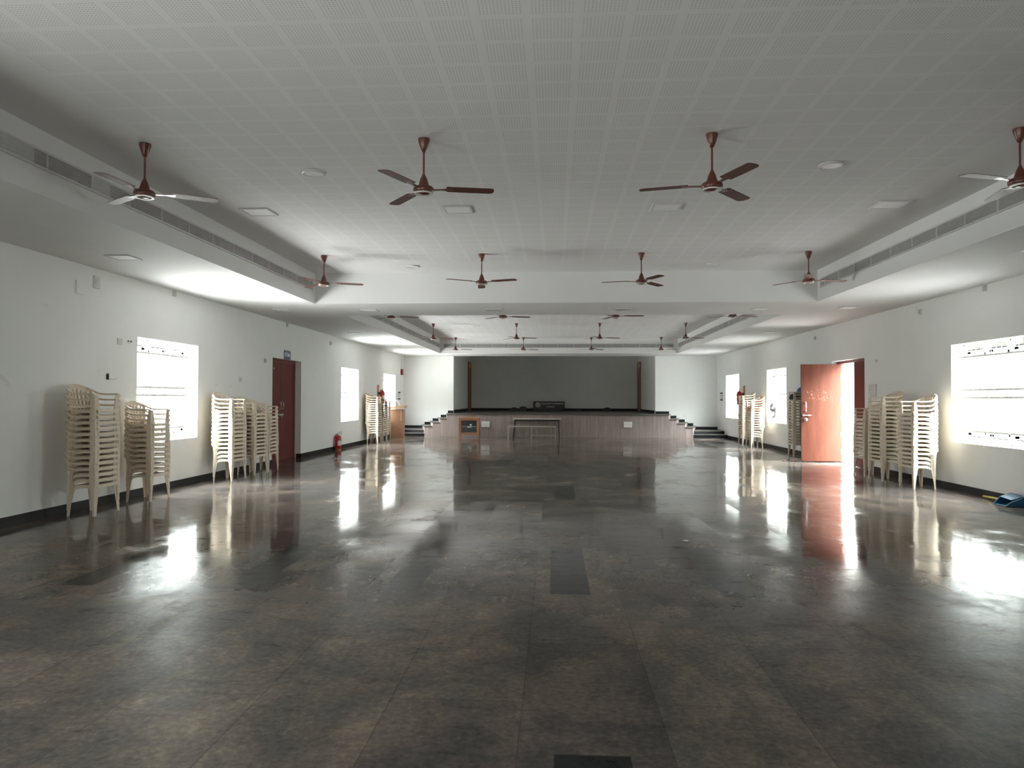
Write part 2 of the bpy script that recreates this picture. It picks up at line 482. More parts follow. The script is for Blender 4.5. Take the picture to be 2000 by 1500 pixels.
def ceiling():
    mb = MB()
    def soff(x0, x1, y0, y1): mb.quad((x0, y0, ZS), (x1, y0, ZS), (x1, y1, ZS), (x0, y1, ZS))
    soff(XL-.1, CL, Y0, YE+.1); soff(CR, XR+.1, Y0, YE+.1)
    soff(CL, CR, Y0, C1F); soff(CL, CR, Y1, Y2); soff(CL, CR, Y3, YE+.01)
    px0, px1 = .134-12*.3, .134+12*.3
    for y0, y1, p0, p1 in ((C1F, Y1, C1F+1.13, 11.83), (Y2, Y3, 15.73, 26.23)):
        mb.quad((CL, y0, ZS), (CL, y1, ZS), (CL, y1, ZC), (CL, y0, ZC))
        mb.quad((CR, y0, ZS), (CR, y1, ZS), (CR, y1, ZC), (CR, y0, ZC))
        mb.quad((CL, y0, ZS), (CR, y0, ZS), (CR, y0, ZC), (CL, y0, ZC))
        mb.quad((CL, y1, ZS), (CR, y1, ZS), (CR, y1, ZC), (CL, y1, ZC))
        def top(a, b, c, d): mb.quad((a, c, ZC), (b, c, ZC), (b, d, ZC), (a, d, ZC))
        top(CL, px0, y0, y1); top(px1, CR, y0, y1); top(px0, px1, y0, p0); top(px0, px1, p1, y1)
        mb.cur = 1; top(px0, px1, p0, p1); mb.cur = 0
    struct(mb, 'ceiling', [M['ceil'], M['perf']])
ceiling()

# edges of the side steps: x along the stage front, x along the end wall; tread heights
STEP_L = ((-3.96, -4.205, -4.49, -4.795), (-4.24, -4.56, -4.88, -5.20))
STEP_R = ((4.13, 4.423, 4.716, 5.01), (4.47, 4.79, 5.11, 5.43))
STEP_Z = (.672, .53, .387, .25)
def baseboards():
    for nm, xi, sx in (('left', XL, 1), ('right', XR, -1)):
        mb = MB()
        for a, b in ((Y0, DOOR[0]), (DOOR[1], YE)):
            mb.box(min(xi, xi+sx*.018), max(xi, xi+sx*.018), a, b, 0, .1)
        for y, s in ((DOOR[0], 1), (DOOR[1], -1)):
            mb.box(min(xi-sx*.10, xi+sx*.018), max(xi-sx*.10, xi+sx*.018), min(y, y+s*.018), max(y, y+s*.018), 0, .1)
        struct(mb, 'baseboard_'+nm, M['skirt'])
    mb = MB(); h = .125
    mb.box(OL, OR_, YB-.02, YB, ZSTAGE, ZSTAGE+h)
    mb.box(OL, OL+.02, YE+.22, 33.55, ZSTAGE, ZSTAGE+h); mb.box(OR_-.02, OR_, YE+.22, 33.55, ZSTAGE, ZSTAGE+h)
    struct(mb, 'baseboard_stage', M['skirt'])
    mb = MB(); h = .10
    for side, wx, op in ((STEP_L, XL, OL), (STEP_R, XR, OR_)):
        sg = -1 if wx < 0 else 1
        marks = [(op, side[1][0]-sg*.06, ZSTAGE)] + [(side[1][i], side[1][i]+sg*.22, STEP_Z[i]) for i in range(3)] + [(side[1][3], wx, STEP_Z[3])]
        for a, b, z in marks: mb.box(min(a, b), max(a, b), YE-.02, YE, z, z+h)
    struct(mb, 'baseboard_back', M['skirt'])
baseboards()

# windows --------------------------------------------------------
def window(idx, xi, sx, y0, y1):
    """sx: outward direction"""
    w = structure_empty('window_%d' % idx, (xi, y0, WZ0))
    W, H = y1-y0, WZ1-WZ0
    X = lambda a, b: (min(sx*a, sx*b), max(sx*a, sx*b))
    f = MB(); a, b = X(.19, .23)
    f.box(a, b, 0, .03, 0, H); f.box(a, b, W-.03, W, 0, H); f.box(a, b, 0, W, 0, .02); f.box(a, b, 0, W, H-.02, H)
    for k in (1, 2): f.box(a, b, W*k/3-.014, W*k/3+.014, 0, H)
    f.build('window_frame', M['white'], w)
    for k in range(3):          # fixed strips above and below each opening, casement swung outwards
        u0, u1 = W*k/3+.10, W*(k+1)/3-.10
        st = MB()
        for z0, z1, zl in ((.02, .10, .10), (H-.10, H-.02, H-.10)):
            p = MB().box(sx*.208-.004, sx*.208+.004, u0, u1, z0, z1).build('fixed_strip', M['strip'], w)
            a, b = X(.19, .225); MB().box(a, b, u0, u1, zl-.007, zl+.007).build('strip_bar', M['tableleg'], p)
        for hy, dr in ((W*k/3+.018, 1), (W*(k+1)/3-.018, -1)):
            c = MB(); a, b = X(.24, .24+.27); y0, y1 = sorted((hy, hy+dr*.025))
            for xa, xb, za, zb in ((.24, .275, .11, H-.11), (.475, .51, .11, H-.11), (.24, .51, .11, .15), (.24, .51, H-.15, H-.11)):
                a, b = X(xa, xb); c.box(a, b, y0, y1, za, zb)
            so = c.build('casement', M['white'], w)
            a, b = X(.275, .475); MB().box(a, b, hy+dr*.011, hy+dr*.014, .15, H-.15).build('pane', M['glass'], so)
    g = MB(); 
    for z in (2.065, 1.557, 1.439, .93):
        z -= WZ0; a, b = X(.09, .096)
        g.box(a, b, 0, W, z-.014, z+.014)
    n = 14
    for i in range(1, n):
        y = W*i/n; g.tube([(sx*.093, y, 0), (sx*.093, y, H)], .004, 6)
    g.build('grille', M['white'], w)
    return w
k = 1
for a, b in WIN:
    window(k, XL, -1, a, b); window(k+1, XR, 1, a, b); k += 2
window(k, XL, -1, *WIN_NEAR)

# doors ----------------------------------------------------------
def pull(mb, x, y, z, sx, L=.16):
    mb.tube([(x, y, z-L/2), (x+sx*.035, y, z-L/2+.01), (x+sx*.045, y, z), (x+sx*.035, y, z+L/2-.01), (x, y, z+L/2)], .009, 8)
def closed_double_door():
    d = structure_empty('door_1', (XL, DOOR[0], 0))
    W = DOOR[1]-DOOR[0]
    f = MB(); a, b = -.25, -.14
    f.box(a, b, 0, .06, 0, DZ); f.box(a, b, W-.06, W, 0, DZ); f.box(a, b, .06, W-.06, DZ-.06, DZ)
    f.build('door_frame', M['maroon2'], d)
    for i, (u0, u1) in enumerate(((.06, W/2-.002), (W/2+.002, W-.06))):
        l = MB().box(-.19, -.152, u0, u1, .0005, DZ-.062).build('door_leaf', M['maroon'], d)
        h = MB(); pull(h, -.152, W/2+(.075 if i else -.075), 1.24, 1); h.build('door_handle', M['steel'], l)
    bolt = MB(); bolt.tube([(-.135, W/2-.14, 1.03), (-.135, W/2+.12, 1.03)], .012, 8); bolt.box(-.152, -.13, W/2-.09, W/2-.06, 1.0, 1.06); bolt.box(-.152, -.13, W/2+.05, W/2+.08, 1.0, 1.06)
    bolt.tube([(-.125, W/2-.05, 1.03), (-.10, W/2-.05, .96)], .008, 6)
    bolt.build('sliding_bolt', M['steel'], d)
    t = MB(); t.lathe([(.02, 0), (.02, .012), (.008, .016)], 12, (-.152, .45, 2.05), 'X'); t.build('vision_hole', M['steel'], d)
closed_double_door()
def open_door():
    d = structure_empty('door_2', (XR, DOOR[0], 0))
    W = DOOR[1]-DOOR[0]
    f = MB(); a, b = .12, .25
    f.box(a, b, 0, .07, 0, DZ); f.box(a, b, W-.07, W, 0, DZ); f.box(a, b, .07, W-.07, DZ-.06, DZ); f.box(a, b, .07, W-.07, 0, .02)
    f.build('door_frame', M['maroon2'], d)
    MB().box(.14, .18, .072, W/2, .022, DZ-.062).build('door_leaf', M['maroon'], d)
    # open leaf, hinged at the far jamb
    lf = MB(); L = .87
    lf.box(-L, 0, -.02, .02, .022, DZ-.062)
    lo = lf.build('door_leaf', M['doorface'], d, (.165, 16.93-DOOR[0], 0))
    lo.rotation_euler = (0, 0, math.radians(-2))
    lo['label'] = 'scuffed orange red door leaf standing open'
    h = MB(); h.tube([(-L+.09, -.022, 1.14), (-L+.09, -.065, 1.15), (-L+.09, -.07, 1.24), (-L+.09, -.065, 1.33), (-L+.09, -.022, 1.34)], .010, 8)
    h.lathe([(.018, 0), (.018, .008)], 12, (-L+.09, -.02, 1.14), 'Y'); h.lathe([(.018, 0), (.018, .008)], 12, (-L+.09, -.02, 1.34), 'Y')
    h.build('door_handle', M['steel'], lo)
    k = MB(); k.lathe([(.02, 0), (.022, .03), (.036, .04), (.04, .06), (.03, .075), (.005, .08)], 14, (-L+.085, -.02, .955), 'Y'); k.lathe([(.035, 0), (.035, .006)], 14, (-L+.085, -.02, .955), 'Y')
    k.build('door_knob', M['steel'], lo)
    k = MB(); k.tube([(-L+.02, -.034, 1.05), (-L+.22, -.034, 1.05)], .009, 8); k.box(-L+.03, -L+.06, -.04, -.02, 1.03, 1.07); k.box(-L+.15, -L+.18, -.04, -.02, 1.03, 1.07)
    k.build('sliding_bolt', M['steel'], lo)
    for z in (.24, .62, 1.0, 1.38, 1.9):
        k = MB(); k.box(-.018, .002, -.026, -.018, z-.06, z+.06); k.tube([(.004, -.024, z-.06), (.004, -.024, z+.06)], .007, 6)
        k.build('hinge', M['shelf'], lo)
    s = MB(); s.box(.0, .25, 0, W, -.004, .004); s.build('threshold', M['tread'], d)
open_door()
def stage_doors():
    for i, (x, sx) in enumerate(((OL, 1), (OR_, -1))):
        d = structure_empty('door_%d' % (3+i), (x, 33.6, ZSTAGE))
        a, b = sorted((0, sx*.03))
        MB().box(a, b, 0, .9, 0, 2.0).build('door_leaf', M['polewood'], d)
        MB().box(a, b, 0, .9, 2.0, 2.2).build('transom', M['polewood_lit'], d)
        a, b = sorted((0, sx*.05)); f = MB(); f.box(a, b, -.06, 0, 0, 2.26); f.box(a, b, .9, .96, 0, 2.26); f.box(a, b, -.06, .96, 2.2, 2.26)
        f.build('door_frame', M['polewood'], d)
stage_doors()

# stage ----------------------------------------------------------
def stage():
    t = thing('stage_platform', 'raised stage platform clad in brown granite, at the end of the hall', 'stage', (0.08, YS, 0))
    ox = -.08; D = YE-YS-.022
    def slab(pts, z0, z1): return MB().hexa([(x, y, z0) for x, y in pts], [(x, y, z1) for x, y in pts])
    slab([(STEP_L[0][0]+ox, 0), (STEP_R[0][0]+ox, 0), (STEP_R[1][0]+ox, D), (STEP_L[1][0]+ox, D)], 0, ZSTAGE-.03).build('front_panel', M['granite'], t)
    dk = slab([(STEP_L[0][0]+ox-.012, -.03), (STEP_R[0][0]+ox+.012, -.03), (STEP_R[1][0]+ox, D), (STEP_L[1][0]+ox, D)], ZSTAGE-.03, ZSTAGE)
    dk.box(OL+ox+.002, OR_+ox-.002, D, YB-YS-.002, ZSTAGE-.03, ZSTAGE)
    dk.build('deck', M['tread'], t)
    for sg, side, wx, nm in ((-1, STEP_L, XL, 'left'), (1, STEP_R, XR, 'right')):
        F, W = side; e = F[0]
        s = thing('staircase', 'granite steps with black risers, climbing to the stage along its %s side' % nm, 'stairs', (e, YS, 0))
        for i in range(3):
            g = .004*sg; z = STEP_Z[i]
            pts = [(F[i]-e+g, 0), (F[i+1]-e, 0), (W[i+1]-e, D), (W[i]-e+g, D)]
            if sg < 0: pts = pts[::-1]
            st = slab(pts, 0, z-.025).build('step', M['granite'], s)
            k = .012*sg
            pts = [(F[i]-e+g, -.025), (F[i+1]-e+k, -.025), (W[i+1]-e+k, D), (W[i]-e+g, D)]
            if sg < 0: pts = pts[::-1]
            slab(pts, z-.025, z).build('tread', M['tread'], st)
        wl = wx-e-sg*.02
        for y0, y1, z0, z in ((0, 0, 0, .125), (.30, .55, .125, .25)):
            k = y0/D; x0 = F[3]-e+(W[3]-F[3])*k+sg*.004
            pts = [(x0, y0), (wl, y1), (wl, D), (W[3]-e+sg*.004, D)]
            if sg < 0: pts = pts[::-1]
            st = slab(pts, z0, z-.02).build('riser', M['skirt'], s)
            pts = [(x0, y0-.02), (wl, y1-.02), (wl, D), (W[3]-e+sg*.004, D)]
            if sg < 0: pts = pts[::-1]
            slab(pts, z-.02, z).build('tread', M['tread'], st)
stage()

# ------------------------------------------------------------------ ceiling fans
def make_fan():
    t = thing('ceiling_fan', '-', 'ceiling fan', (0, 0, ZC), 0, 'brown ceiling fans')
    MB().lathe([(.050, 0), (.049, -.02), (.030, -.08), (.016, -.112), (.010, -.115)], 20).build('canopy', M['fan'], t, smooth=True)
    MB().tube([(0, 0, -.10), (0, 0, -.32)], .0085, 10).build('downrod', M['fan'], t, smooth=True)
    MB().lathe([(.010, -.30), (.014, -.312), (.030, -.345), (.043, -.39), (.046, -.412), (.040, -.414)], 20).build('motor_cover', M['fan'], t, smooth=True)
    mo = MB().lathe([(.040, -.405), (.075, -.412), (.088, -.425), (.090, -.445), (.084, -.460), (.078, -.466)], 24).build('motor', M['fan'], t, smooth=True)
    MB().lathe([(.080, -.462), (.079, -.474), (.060, -.474), (.058, -.462)], 24).build('trim_ring', M['ring'], mo, smooth=True)
    MB().lathe([(.058, -.462), (.05, -.470), (.02, -.478), (.004, -.479)], 20).build('bottom_cap', M['fan'], mo, smooth=True)
    for k in range(3):
        a = 2*PI*k/3
        def rot(p):
            x, y, z = p; return (x*cos(a)-y*sin(a), x*sin(a)+y*cos(a), z)
        tilt = math.radians(-5)
        # outline of one blade (r, half offsets)
        out = [(.195, -.050), (.205, -.057), (.40, -.060), (.575, -.060), (.596, -.048), (.602, -.02), (.600, .018), (.585, .044), (.56, .054), (.38, .056), (.205, .054), (.195, .045)]
        top, bot = [], []
        for r, s_ in out:
            for th, L in ((.002, top), (-.002, bot)):
                zc = -.428 - .06*(r-.19)*.3
                L.append(rot((r, s_*cos(tilt), zc+s_*sin(tilt)+th)))
        b = MB().hexa(bot, top).build('blade', M['blade'], t)
        br = MB()
        br.hexa([rot(p) for p in ((.07, -.020, -.440), (.07, .020, -.440), (.15, .014, -.436), (.15, -.014, -.436))],
                [rot(p) for p in ((.07, -.020, -.434), (.07, .020, -.434), (.15, .014, -.430), (.15, -.014, -.430))])
        br.hexa([rot(p) for p in ((.15, -.014, -.436), (.15, .014, -.436), (.25, .034, -.435), (.25, -.034, -.429))],
                [rot(p) for p in ((.15, -.014, -.430), (.15, .014, -.430), (.25, .034, -.430), (.25, -.034, -.424))])
        br.build('blade_bracket', M['fan'], b)
    return t
fan0 = make_fan()
FX = (-3.58, -1.12, 1.31, 3.79)
COLN = ('first from the left', 'second from the left', 'third from the left', 'last on the right')
ROWS = [(6.21, 'nearest row', (27, 8, 50, 81)), (11.23, 'second row, before the beam', (15, -24, 53, 11)),
        (15.95, 'third row, behind the beam', (10, 14, -8, 20)), (21.58, 'fourth row, deep in the far recess', (14, 12, 10, 18)),
        (26.5, 'last row, before the stage', (15, 28, 40, 20))]
first = True
for y, rn, rots in ROWS:
    for x, cn, r in zip(FX, COLN, rots):
        lab = 'brown ceiling fan, %s in the %s' % (cn, rn)
        if first: fan0.location = (x, y, ZC); fan0.rotation_euler = (0, 0, math.radians(r)); fan0['label'] = lab; first = False
        else: dup(fan0, (x, y, ZC), math.radians(r), lab)

# ------------------------------------------------------------------ air grilles
def air_grille(label, P, D, Nn, L, plates=()):
    """P start point (bottom), D unit run direction (x,y), Nn unit normal into the recess"""
    t = thing('air_grille', label, 'air grille', P, 0, None)
    H = .135
    def box(mb, a, b, d0, d1, z0, z1):
        pts = [(a, d0), (b, d0), (b, d1), (a, d1)]
        w = [(D[0]*u+Nn[0]*v, D[1]*u+Nn[1]*v) for u, v in pts]
        mb.hexa([(x, y, z0) for x, y in w], [(x, y, z1) for x, y in w])
    f = MB(); box(f, -.012, L+.012, .001, .016, -.012, .004); box(f, -.012, L+.012, .001, .016, H-.004, H+.012)
    box(f, -.012, .004, .001, .016, 0, H); box(f, L-.004, L+.012, .001, .016, 0, H)
    f.build('frame', M['alu'], t)
    b = MB(); box(b, 0, L, .0005, .0025, 0, H); b.build('duct_shade_sheet', M['duct'], t)  # flat near-black sheet stands in for the shade inside the duct
    s = MB(); n = 10
    for i in range(n):
        z = .006+(H-.012)*i/(n-1); box(s, 0, L, .008, .015, z-.0032, z+.0032)
    u = .6
    while u < L-.1:
        box(s, u-.006, u+.006, .006, .0155, 0, H); u += .6
    s.build('slat_panel', M['grille'], t)
    for a, c in plates:
        p = MB(); box(p, a, c, .0035, .0065, .002, H-.002); p.build('blanking_plate', M['alu'], t)
    return t
air_grille('long slatted air grille on the left side of the near ceiling recess', (CL, -1.9, 3.307), (0, 1), (1, 0), 14.6, ((0, 7.65), (8.42, 8.68)))
air_grille('long slatted air grille on the right side of the near ceiling recess', (CR, -1.9, 3.307), (0, 1), (-1, 0), 14.6)
air_grille('slatted air grille on the left side of the far ceiling recess', (CL, 15.1, 3.297), (0, 1), (1, 0), 11.9)
air_grille('slatted air grille on the right side of the far ceiling recess', (CR, 15.1, 3.297), (0, 1), (-1, 0), 11.9)
air_grille('slatted air grille across the far ceiling recess, facing the room above the stage', (-4.1, Y3, 3.29), (1, 0), (0, -1), 8.42)

# ------------------------------------------------------------------ lamps in the ceiling
def panel_lamp(x, y, z, label, group, s=.30, mat='lamp'):
    t = thing('ceiling_light', label, 'ceiling light', (x, y, z), 0, group)
    f = MB(); h = s/2
    for a in ((-h, h, -h, -h+.025), (-h, h, h-.025, h), (-h, -h+.025, -h+.025, h-.025), (h-.025, h, -h+.025, h-.025)):
        f.box(a[0], a[1], a[2], a[3], -.014, 0)
    f.build('trim', M['lampframe'], t)
    MB().box(-h+.025, h-.025, -h+.025, h-.025, -.009, -.001).build('diffuser', M[mat], t)
def round_lamp(x, y, z, label, group, r=.11):
    t = thing('ceiling_light', label, 'ceiling light', (x, y, z), 0, group)
    MB().lathe([(r, 0), (r, -.012), (r-.012, -.018), (r-.018, -.012)], 28).build('trim', M['lampframe'], t, smooth=True)
    MB().lathe([(r-.018, -.002), (r-.02, -.013), (.01, -.015)], 28).build('diffuser', M['lamp'], t, smooth=True)
for x, w in ((-3.52, 'leftmost of four'), (-1.14, 'second of four'), (1.28, 'third of four'), (3.79, 'rightmost of four')):
    panel_lamp(x, 8.55, ZC, 'square unlit ceiling panel, %s behind the nearest fans' % w, 'square panels in the near recess', .34)
    panel_lamp(x+.02, 23.6, ZC, 'square unlit ceiling panel, %s in the far recess' % w, 'square panels in the far recess', .34)
    panel_lamp(x, 13.85, ZS, 'square unlit light under the ceiling beam, %s' % w, 'panels under the beam', .30, 'alu' if abs(x) < 2 else 'lamp')
for y, w in ((8.5, 'nearest'), (13.7, 'beside the beam'), (18.7, 'beyond the beam'), (23.7, 'farthest')):
    panel_lamp(-5.15, y, ZS, 'square unlit light in the low ceiling along the left wall, %s' % w, 'lights along the left wall', .30)
    panel_lamp(5.34, y, ZS, 'square unlit light in the low ceiling along the right wall, %s' % w, 'lights along the right wall', .30)
for y, w in ((7.08, 'near the front fans'), (12.2, 'just before the beam'), (22.3, 'in the far recess')):
    round_lamp(-2.37, y, ZC, 'round white ceiling disc left of centre, %s' % w, 'round ceiling discs')
    round_lamp(2.6, y, ZC, 'round white ceiling disc right of centre, %s' % w, 'round ceiling discs')

# ------------------------------------------------------------------ chairs
PITCH = .0685
def L_post(mb, pts, sy, front):
    """tapered L-section post; pts: (x, y, z, width)"""
    th = .006; outer = []
    sx = 1 if front else -1
    rs = []
    for x, y, z, w in pts:
        y *= sy
        rs.append([(x, y, z), (x-sx*w*.62, y, z), (x-sx*w*.62, y-sy*th, z), (x-sx*th, y-sy*th, z), (x-sx*th, y-sy*w*1.15, z), (x, y-sy*w*1.15, z)])
    mb.rings(rs)
def make_chair():
    t = thing('plastic_chair', '-', 'chair')
    m = M['cream']
    # seat: slatted dish with a turned-down front lip and side aprons
    s = MB(); ny, nx = 17, 7; th = .006
    xs = [-.165, -.11, -.05, .01, .07, .12, .155]
    zz = lambda x, y: .368 - .012*(1-(y/.21)**2)*(1-((x-.0)/.2)**2) - .012*(x < -.15)
    for j in range(ny):
        y0, y1 = -.21+.42*j/ny, -.21+.42*(j+1)/ny
        solid = j % 2 == 0
        for i in range(nx-1):
            if not solid and 0 < i < nx-2: continue
            a, b = xs[i], xs[i+1]
            s.hexa([(a, y0, zz(a, y0)-th), (b, y0, zz(b, y0)-th), (b, y1, zz(b, y1)-th), (a, y1, zz(a, y1)-th)],
                   [(a, y0, zz(a, y0)), (b, y0, zz(b, y0)), (b, y1, zz(b, y1)), (a, y1, zz(a, y1))])
    lip = [(.150, .368), (.166, .366), (.173, .358), (.176, .328), (.170, .328), (.167, .352), (.160, .360)]
    s.rings([[(x, y, z) for x, z in lip] for y in (-.205, .205)])
    for sy in (-1, 1):
        pr = [(.15, .366, .328), (.05, .366, .328), (-.03, .364, .326), (-.09, .352, .312), (-.13, .325, .27), (-.155, .29, .21)]
        rs = []
        for x, zt, zb in pr: rs.append([(x, sy*.217, zt), (x, sy*.211, zt), (x, sy*.211, zb), (x, sy*.217, zb)])
        s.rings(rs)
    s.build('seat', m, t)
    # backrest: U-shaped slatted shell with a solid crest
    b = MB(); nt, nv = 26, 6
    def bp(u, v, off):
        a = u*PI/2*.84
        cx, cy_ = -.145-.088*max(0, cos(a))**.75, .222*sin(a)
        zt = .555+.112*max(0, cos(a))**.9
        z = .385+(zt-.385)*v
        x = cx-.028*v*max(.15, cos(a))+.03*(1-v)*cos(a)
        nx_, ny_ = -cos(a), sin(a)
        return (x+nx_*off, cy_+ny_*off, z)
    vs = [0, .14, .3, .5, .7, .84, 1.0]
    for i in range(nt):
        u0, u1 = -1+2*i/nt, -1+2*(i+1)/nt
        gap = (i % 3 == 1)
        for j in range(6):
            if gap and 1 <= j <= 4 and 2 < i < nt-3: continue
            v0, v1 = vs[j], vs[j+1]
            b.hexa([bp(u0, v0, 0), bp(u1, v0, 0), bp(u1, v1, 0), bp(u0, v1, 0)],
                   [bp(u0, v0, .006), bp(u1, v0, .006), bp(u1, v1, .006), bp(u0, v1, .006)])
    crest = [bp(-1+2*i/nt, 1.0, .004) for i in range(nt+1)]
    b.sweep(crest, .018, .016)
    b.build('backrest', m, t)
    for sy in (-1, 1):
        a = MB()
        path = [(.150, sy*.240, .520), (.147, sy*.241, .541), (.132, sy*.243, .554), (.05, sy*.247, .553), (-.03, sy*.250, .553), (-.075, sy*.251, .556), (-.115, sy*.250, .564), (-.150, sy*.245, .577), (-.180, sy*.232, .594), (-.205, sy*.210, .611), (-.224, sy*.178, .627)]
        a.sweep(path, .036, .021)
        a.build('armrest', m, t)
        f = MB(); L_post(f, [(.172, .252, 0, .036), (.166, .249, .12, .050), (.160, .246, .25, .072), (.156, .244, .33, .090), (.154, .243, .38, .090), (.152, .242, .46, .074), (.150, .241, .545, .056)], sy, True)
        f.build('leg', m, t)
        r = MB(); L_post(r, [(-.175, .238, 0, .038), (-.172, .234, .12, .052), (-.167, .229, .22, .070), (-.162, .224, .29, .082), (-.157, .220, .345, .078), (-.150, .216, .385, .055)], sy, False)
        r.build('leg', m, t)
    return t
chair0 = make_chair()
ORD = ['top', 'second from top', 'third from top', 'fourth from top', 'fifth from top', 'sixth from top', 'seventh from top', 'eighth from top', 'ninth from top', 'tenth from top',
       'eleventh from top', 'twelfth from top', 'thirteenth from top', 'fourteenth from top', 'fifteenth from top', 'sixteenth from top']
variants = {}
def recolour(root, mname):
    for c in root.children:
        if mname == 'terra' and c.name.split('.')[0] not in ('backrest', 'seat'): continue
        key = (c.data.name.split('.')[0], c.data.name, mname)
        if key not in variants:
            me = c.data.copy(); me.materials.clear(); me.materials.append(M[mname]); variants[key] = me
        c.data = variants[key]
used = [False]
def stack(x, y, rz, n, where, group, special={}):
    rz = math.radians(rz)
    for k in range(n):
        jx, jy = random.uniform(-.004, .004), random.uniform(-.004, .004)
        jr = random.uniform(-.012, .012)
        i = n-1-k
        pos = ORD[i] if k else 'bottom'
        mname = special.get(i)
        cname = {None: 'cream', 'tan': 'pinkish tan', 'brownp': 'dark brown', 'terra': 'terracotta backed'}[mname]
        lab = '%s plastic armchair, %s of the %s' % (cname, pos, where)
        loc = (x+jx*(k > 0), y+jy*(k > 0), k*PITCH); r = rz+jr*(k > 0)
        if not used[0]:
            used[0] = True; c = chair0; c.location = loc; c.rotation_euler = (0, 0, r); c['label'] = lab; c['group'] = group
        else: c = dup(chair0, loc, r, lab, group)
        if mname: recolour(c, mname)
LX, RX = -5.57, 5.79
gl = 'stacked chairs along the left wall'; gr = 'stacked chairs along the right wall'
stack(LX, 8.65, 0, 14, 'stack nearest the camera on left wall', gl)
stack(LX-.01, 9.87, 0, 11, 'stack in front of the first left window', gl)
stack(LX, 12.40, -4, 13, 'first stack left of the closed maroon door', gl)
stack(LX, 13.36, -6, 12, 'middle stack left of the closed maroon door', gl)
stack(LX, 13.93, 0, 11, 'stack overlapping the closed maroon door', gl)
stack(LX-.03, 22.70, 0, 14, 'first of three stacks before the lectern', gl, {0: 'tan', 1: 'tan'})
stack(LX, 23.27, 0, 13, 'middle of three stacks before the lectern', gl, {0: 'brownp'})
stack(LX, 23.84, 0, 12, 'last of three stacks before the lectern', gl)
stack(RX, 12.17, 180, 13, 'stack nearest the camera on right wall', gr)
stack(RX-.02, 13.28, 184, 14, 'tallest stack right of the doorway', gr)
stack(RX-.03, 13.93, 180, 11, 'low stack in front of the doorway', gr)
stack(RX, 17.95, 176, 16, 'stack behind the open door leaf', gr)
stack(RX, 21.80, 183, 13, 'front stack between far right windows', gr, {0: 'terra', 1: 'terra'})
stack(RX, 22.72, 180, 15, 'rear stack between far right windows', gr)

# ------------------------------------------------------------------ things on and before the stage
def text_mesh(body, size, name, mat, parent, loc, rot=(PI/2, 0, 0), sx=1.0, bold=0.0):
    cu = bpy.data.curves.new(name, 'FONT'); cu.body = body; cu.size = size
    cu.align_x = 'CENTER'; cu.align_y = 'CENTER'; cu.extrude = .003; cu.offset = bold
    tmp = bpy.data.objects.new(name, cu); COL.objects.link(tmp)
    bpy.context.view_layer.update()
    me = bpy.data.meshes.new_from_object(tmp.evaluated_get(bpy.context.evaluated_depsgraph_get()))
    bpy.data.objects.remove(tmp); bpy.data.curves.remove(cu)
    me.materials.clear(); me.materials.append(mat)
    o = bpy.data.objects.new(name, me); COL.objects.link(o); o.parent = parent
    o.location = loc; o.rotation_euler = rot; o.scale = (sx, 1, 1)
    return o
def signboard():
    W, H = 1.46, .36
    t = thing('signboard', 'long dark association signboard with round emblem, leaning at the back of the stage', 'sign', (-.26, 34.2, ZSTAGE))
    MB().box(-W/2, W/2-.15, -.10, .14, 0, .095).build('base', M['blackp'], t)
    MB().box(-W/2, W/2, -.02, .02, .095, .095+H).build('board', M['sign'], t)
    e = MB(); c = (-W/2+.22, -.022, .29)
    e.lathe([(.125, 0), (.125, .008), (.095, .008), (.095, 0)], 28, c, 'Y')
    e.lathe([(.075, 0), (.075, .006), (.05, .006), (.05, 0)], 24, c, 'Y')
    e.sweep([(c[0], c[1]-.006, c[2]-.05), (c[0], c[1]-.006, c[2]+.05)], .014, .006, up=(0, 1, 0)); e.sweep([(c[0]-.03, c[1]-.006, c[2]+.02), (c[0]+.03, c[1]-.006, c[2]+.02)], .012, .006, up=(0, 1, 0))
    e.build('emblem', M['signtext'], t)
    text_mesh('INDIAN MEDICAL ASSOCIATION', .088, 'lettering', M['signtext'], t, (.16, -.023, .345), sx=.80, bold=.002)
    text_mesh('KARAIKUDI', .088, 'lettering', M['signtext'], t, (.07, -.023, .205), sx=.80, bold=.002)
signboard()
def small_box(x, y, w, d, h, label, kind):
    t = thing(kind, label, 'stage box', (x, y, ZSTAGE))
    MB().hexa([(-w/2, -d/2, 0), (w/2, -d/2, 0), (w/2, d/2, 0), (-w/2, d/2, 0)], [(-w/2+.02, -d/2+.05, h), (w/2-.02, -d/2+.05, h), (w/2-.02, d/2, h), (-w/2+.02, d/2, h)]).build('body', M['dark'], t)
    MB().box(-w/4, w/4, -.015, .015, h, h+.03).build('handle', M['blackp'], t)
small_box(-1.82, 33.3, .36, .3, .15, 'low dark box on the stage, farthest left of the signboard', 'stage_box')
small_box(-1.42, 33.3, .34, .35, .20, 'taller dark box on the stage, just left of the signboard', 'stage_box')
small_box(1.12, 33.9, .24, .25, .11, 'small low dark box on the stage, just right of the signboard', 'stage_box')
small_box(2.40, 33.9, .38, .3, .15, 'dark box on the stage, far right of the signboard', 'stage_box')
tag(MB().tube([(0, 0, 0), (0, 0, 2.0)], .008, 6).build('conduit', M['grille'], None, (1.55, YB-.012, 1.62)), 'thin vertical conduit on the stage back wall', 'conduit')

